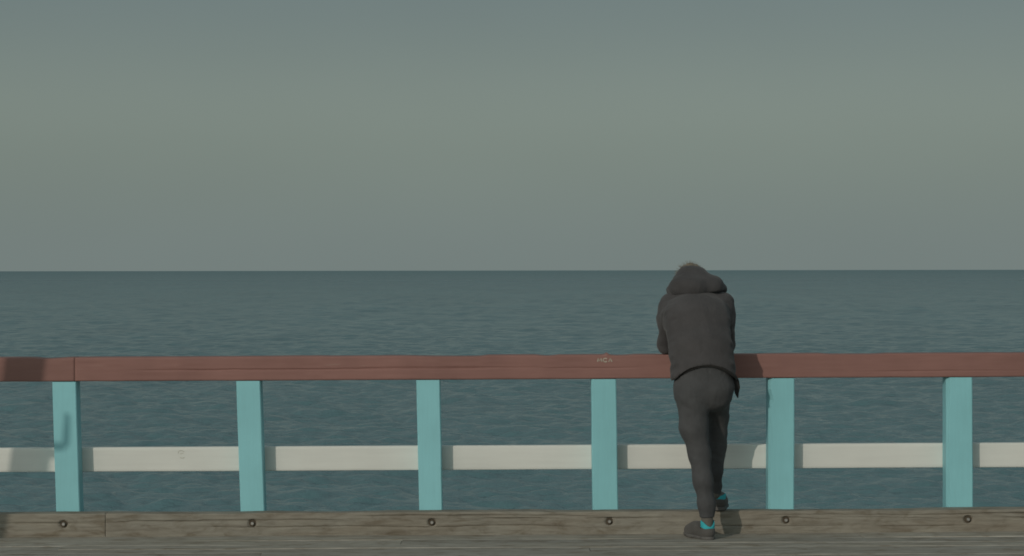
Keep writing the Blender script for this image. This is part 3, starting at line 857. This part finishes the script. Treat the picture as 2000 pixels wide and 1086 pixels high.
# dark strap hanging from the hem at the right hip
pts = [Vector(W(1431, 728, 11.70)), Vector(W(1437, 742, 11.69)), Vector(W(1439.5, 756, 11.69)), Vector(W(1438.5, 768, 11.69)), Vector(W(1440.5, 777, 11.69))]
V, Fq = [], []
for i, (p, hw) in enumerate(zip(pts, (0.012, 0.017, 0.016, 0.011, 0.003))):
    for (dx_, dy_) in ((-1, -1), (1, -1), (1, 1), (-1, 1)): V.append((p.x + dx_ * hw, p.y + dy_ * 0.007 + 0.3 * dx_ * hw, p.z - (0.004 if dx_ > 0 else 0)))
for i in range(len(pts) - 1):
    for j in range(4):
        a, b_ = i * 4 + j, i * 4 + (j + 1) % 4
        Fq.append((a, b_, b_ + 4, a + 4))
Fq += [(3, 2, 1, 0), (16, 17, 18, 19)]
put('strap', mesh_np('strap', V, Fq, False, True), M_HEM, jacket)

# trousers
f = Field((0.84, 11.46, 0.05), (1.28, 11.98, 0.99), 0.006)
f.chain([(W(1374, 712, 11.66), 0.115), (W(1375, 750, 11.665), 0.117)], 0.03, (1.34, 0.95, 1))
f.seg(W(1351, 764, 11.64), W(1353, 774, 11.642), 0.088, 0.087, 0.05); f.seg(W(1397, 764, 11.655), W(1397, 774, 11.66), 0.087, 0.082, 0.05)
f.chain(legL, 0.03); f.chain(legR, 0.018)
f.cut(lambda X, Y, Z: np.where(Y < 11.75, (0.128 + 0.06 * (Y - 11.61)) - Z, -1.0))
f.cut(lambda X, Y, Z: np.where((Y >= 11.75) & (X > 1.09), 0.212 - Z, -1.0))
def tfold(V):
    x, y, z = V.T
    d = 0.003 * vnoise(x * 10, y * 10, z * 7) + 0.0022 * vnoise(x * 16, y * 16, z * 30 + x * 12)
    kn = np.exp(-((z - 0.46) / 0.10) ** 2) + np.exp(-((z - 0.15) / 0.05) ** 2) + 0.8 * np.exp(-((z - 0.75) / 0.05) ** 2)
    d = d + 0.0028 * kn * vnoise(x * 8, y * 9, z * 44 + x * 22)
    d = d - 0.0025 * np.exp(-((z - (0.773 - 2.6 * np.clip(x - 1.0, 0, 1) ** 1.4)) / 0.005) ** 2) * np.clip(1 - np.abs(x - 1.0) / 0.055, 0, 1) * (y < 11.62)
    d = d - 0.0012 * np.exp(-((x - 1.06 - 0.02 * (0.8 - z)) / 0.006) ** 2) * (z > 0.72) * (y < 11.64)
    return d
trousers = put('trousers', f.mesh('trousers', 2, tfold), M_TROUSER)

# socks and shoes
for sh, leg in ((SH_L, legL), (SH_R, legR)):
    z_lift = sh[0][2]
    lo = sh[0] + np.array((-0.17, -0.08, -0.02)); hi = sh[0] + np.array((0.12, 0.34, 0.20))
    f = Field(lo, hi, 0.0045)
    a = np.array(leg[-1][0]); b_ = np.array(S(sh, 0.045, 0, 0.075))
    f.seg(a + (a - b_) * 0.35, b_, 0.0325, 0.031, 0.01)
    sock = put('sock', f.mesh('sock', 1), M_SOCK)
    f = Field(lo, hi, 0.0042)
    f.chain([(S(sh, 0.036, 0, 0.036), 0.035), (S(sh, 0.11, 0.002, 0.040), 0.039), (S(sh, 0.19, 0.004, 0.032), 0.046), (S(sh, 0.250, 0.0, 0.028), 0.037)], 0.03)
    f.chain([(S(sh, 0.040, 0, 0.050), 0.036), (S(sh, 0.046, 0, 0.085), 0.039)], 0.02)
    f.seg(S(sh, 0.07, 0, 0.075), S(sh, 0.16, 0, 0.046), 0.033, 0.030, 0.03)
    f.cut(lambda X, Y, Z: z_lift + 0.014 - Z)
    d_ = sh[1]
    f.cut(lambda X, Y, Z: Z - (z_lift + (0.060 if sh is SH_L else 0.078) + 0.30 * np.abs((X - sh[0][0]) * d_[0] + (Y - sh[0][1]) * d_[1] - 0.045)))
    f.seg(S(sh, 0.047, 0, 0.064), S(sh, 0.052, 0, 0.13), 0.0325, 0.033, 0.004, sub=True)
    shoe = put('shoe', f.mesh('shoe', 1), M_SHOE)
    f = Field(lo, hi, 0.0042)
    f.chain([(S(sh, 0.036, 0, 0.012), 0.038), (S(sh, 0.11, 0.002, 0.012), 0.040), (S(sh, 0.19, 0.004, 0.012), 0.049), (S(sh, 0.252, 0.0, 0.012), 0.039)], 0.03)
    f.cut(lambda X, Y, Z: Z - (z_lift + 0.019)); f.cut(lambda X, Y, Z: z_lift + 0.0005 - Z)
    put('sole', f.mesh('sole', 1), M_SOLE, shoe)
    f = Field(lo, hi, 0.0036)
    f.seg(S(sh, 0.042, 0, 0.060), S(sh, 0.046, 0, 0.115), 0.0395, 0.0395, 0.01)
    f.seg(S(sh, 0.048, 0, 0.03), S(sh, 0.052, 0, 0.14), 0.034, 0.034, 0.004, sub=True)
    def uu(X, Y): return (X - sh[0][0]) * d_[0] + (Y - sh[0][1]) * d_[1]
    def vv(X, Y): return (X - sh[0][0]) * d_[1] - (Y - sh[0][1]) * d_[0]
    f.cut(lambda X, Y, Z: uu(X, Y) - 0.052)
    f.cut(lambda X, Y, Z: Z - (z_lift + (0.073 if sh is SH_L else 0.082) + (24.0 if sh is SH_L else 10.0) * vv(X, Y) ** 2))
    f.cut(lambda X, Y, Z: (z_lift + (0.048 if sh is SH_L else 0.046) + 13.0 * vv(X, Y) ** 2) - Z)
    put('heel_lining', f.mesh('heel_lining', 1), M_TEALTAB, shoe)

# hair: a cap on the skull and wind-blown strands
f = Field((0.88, 11.84, 1.24), (1.11, 12.16, 1.56), 0.005)
f.ell(H(0, -0.014, 0.026), (0.076, 0.096, 0.086), ax_h, 0.02)
f.cut(lambda X, Y, Z: ((X - hd_c[0]) * 0 + (Y - hd_c[1]) * hd_f[1] + (Z - hd_c[2]) * hd_f[2]) - 0.030 - 0.9 * np.clip((Y - hd_c[1]) * hd_u[1] + (Z - hd_c[2]) * hd_u[2] - 0.02, 0, 1))
def hairf(V): return 0.004 * vnoise(V[:, 0] * 60, V[:, 1] * 18, V[:, 2] * 18)
hair = put('hair', f.mesh('hair', 1, hairf), M_HAIR)
V, Fq = [], []
rh = random.Random(5)
for i in range(620):
    th = rh.uniform(0, 2 * math.pi); ph = math.acos(rh.uniform(0.05, 1.0))
    loc = (0.072 * math.sin(ph) * math.cos(th), 0.090 * math.sin(ph) * math.sin(th) - 0.012, 0.080 * math.cos(ph) + 0.026)
    p = Vector(H(*loc)); n = (p - Vector(H(0, -0.012, 0.026))).normalized()
    L = rh.uniform(0.016, 0.040)
    t = (n * 0.75 + Vector((rh.uniform(-0.7, 0.5), rh.uniform(-0.5, 0.5), rh.uniform(-0.15, 0.4)))).normalized()
    g = Vector((-0.25, 0.2, -0.5)); wv = t.cross(n)
    if wv.length < 1e-3: wv = Vector((1, 0, 0))
    wv = wv.normalized() * 0.0008
    k = len(V)
    for q in range(4):
        s_ = q / 3; c = p + t * L * s_ + g * L * 0.35 * s_ * s_
        V += [c - wv * (1.05 - s_), c + wv * (1.05 - s_)]
    for q in range(3): Fq.append((k + 2 * q, k + 2 * q + 1, k + 2 * q + 3, k + 2 * q + 2))
st_ = put('hair_strands', mesh_np('hair_strands', V, Fq, True), M_HAIR, hair)
st_['kind'] = 'stuff'
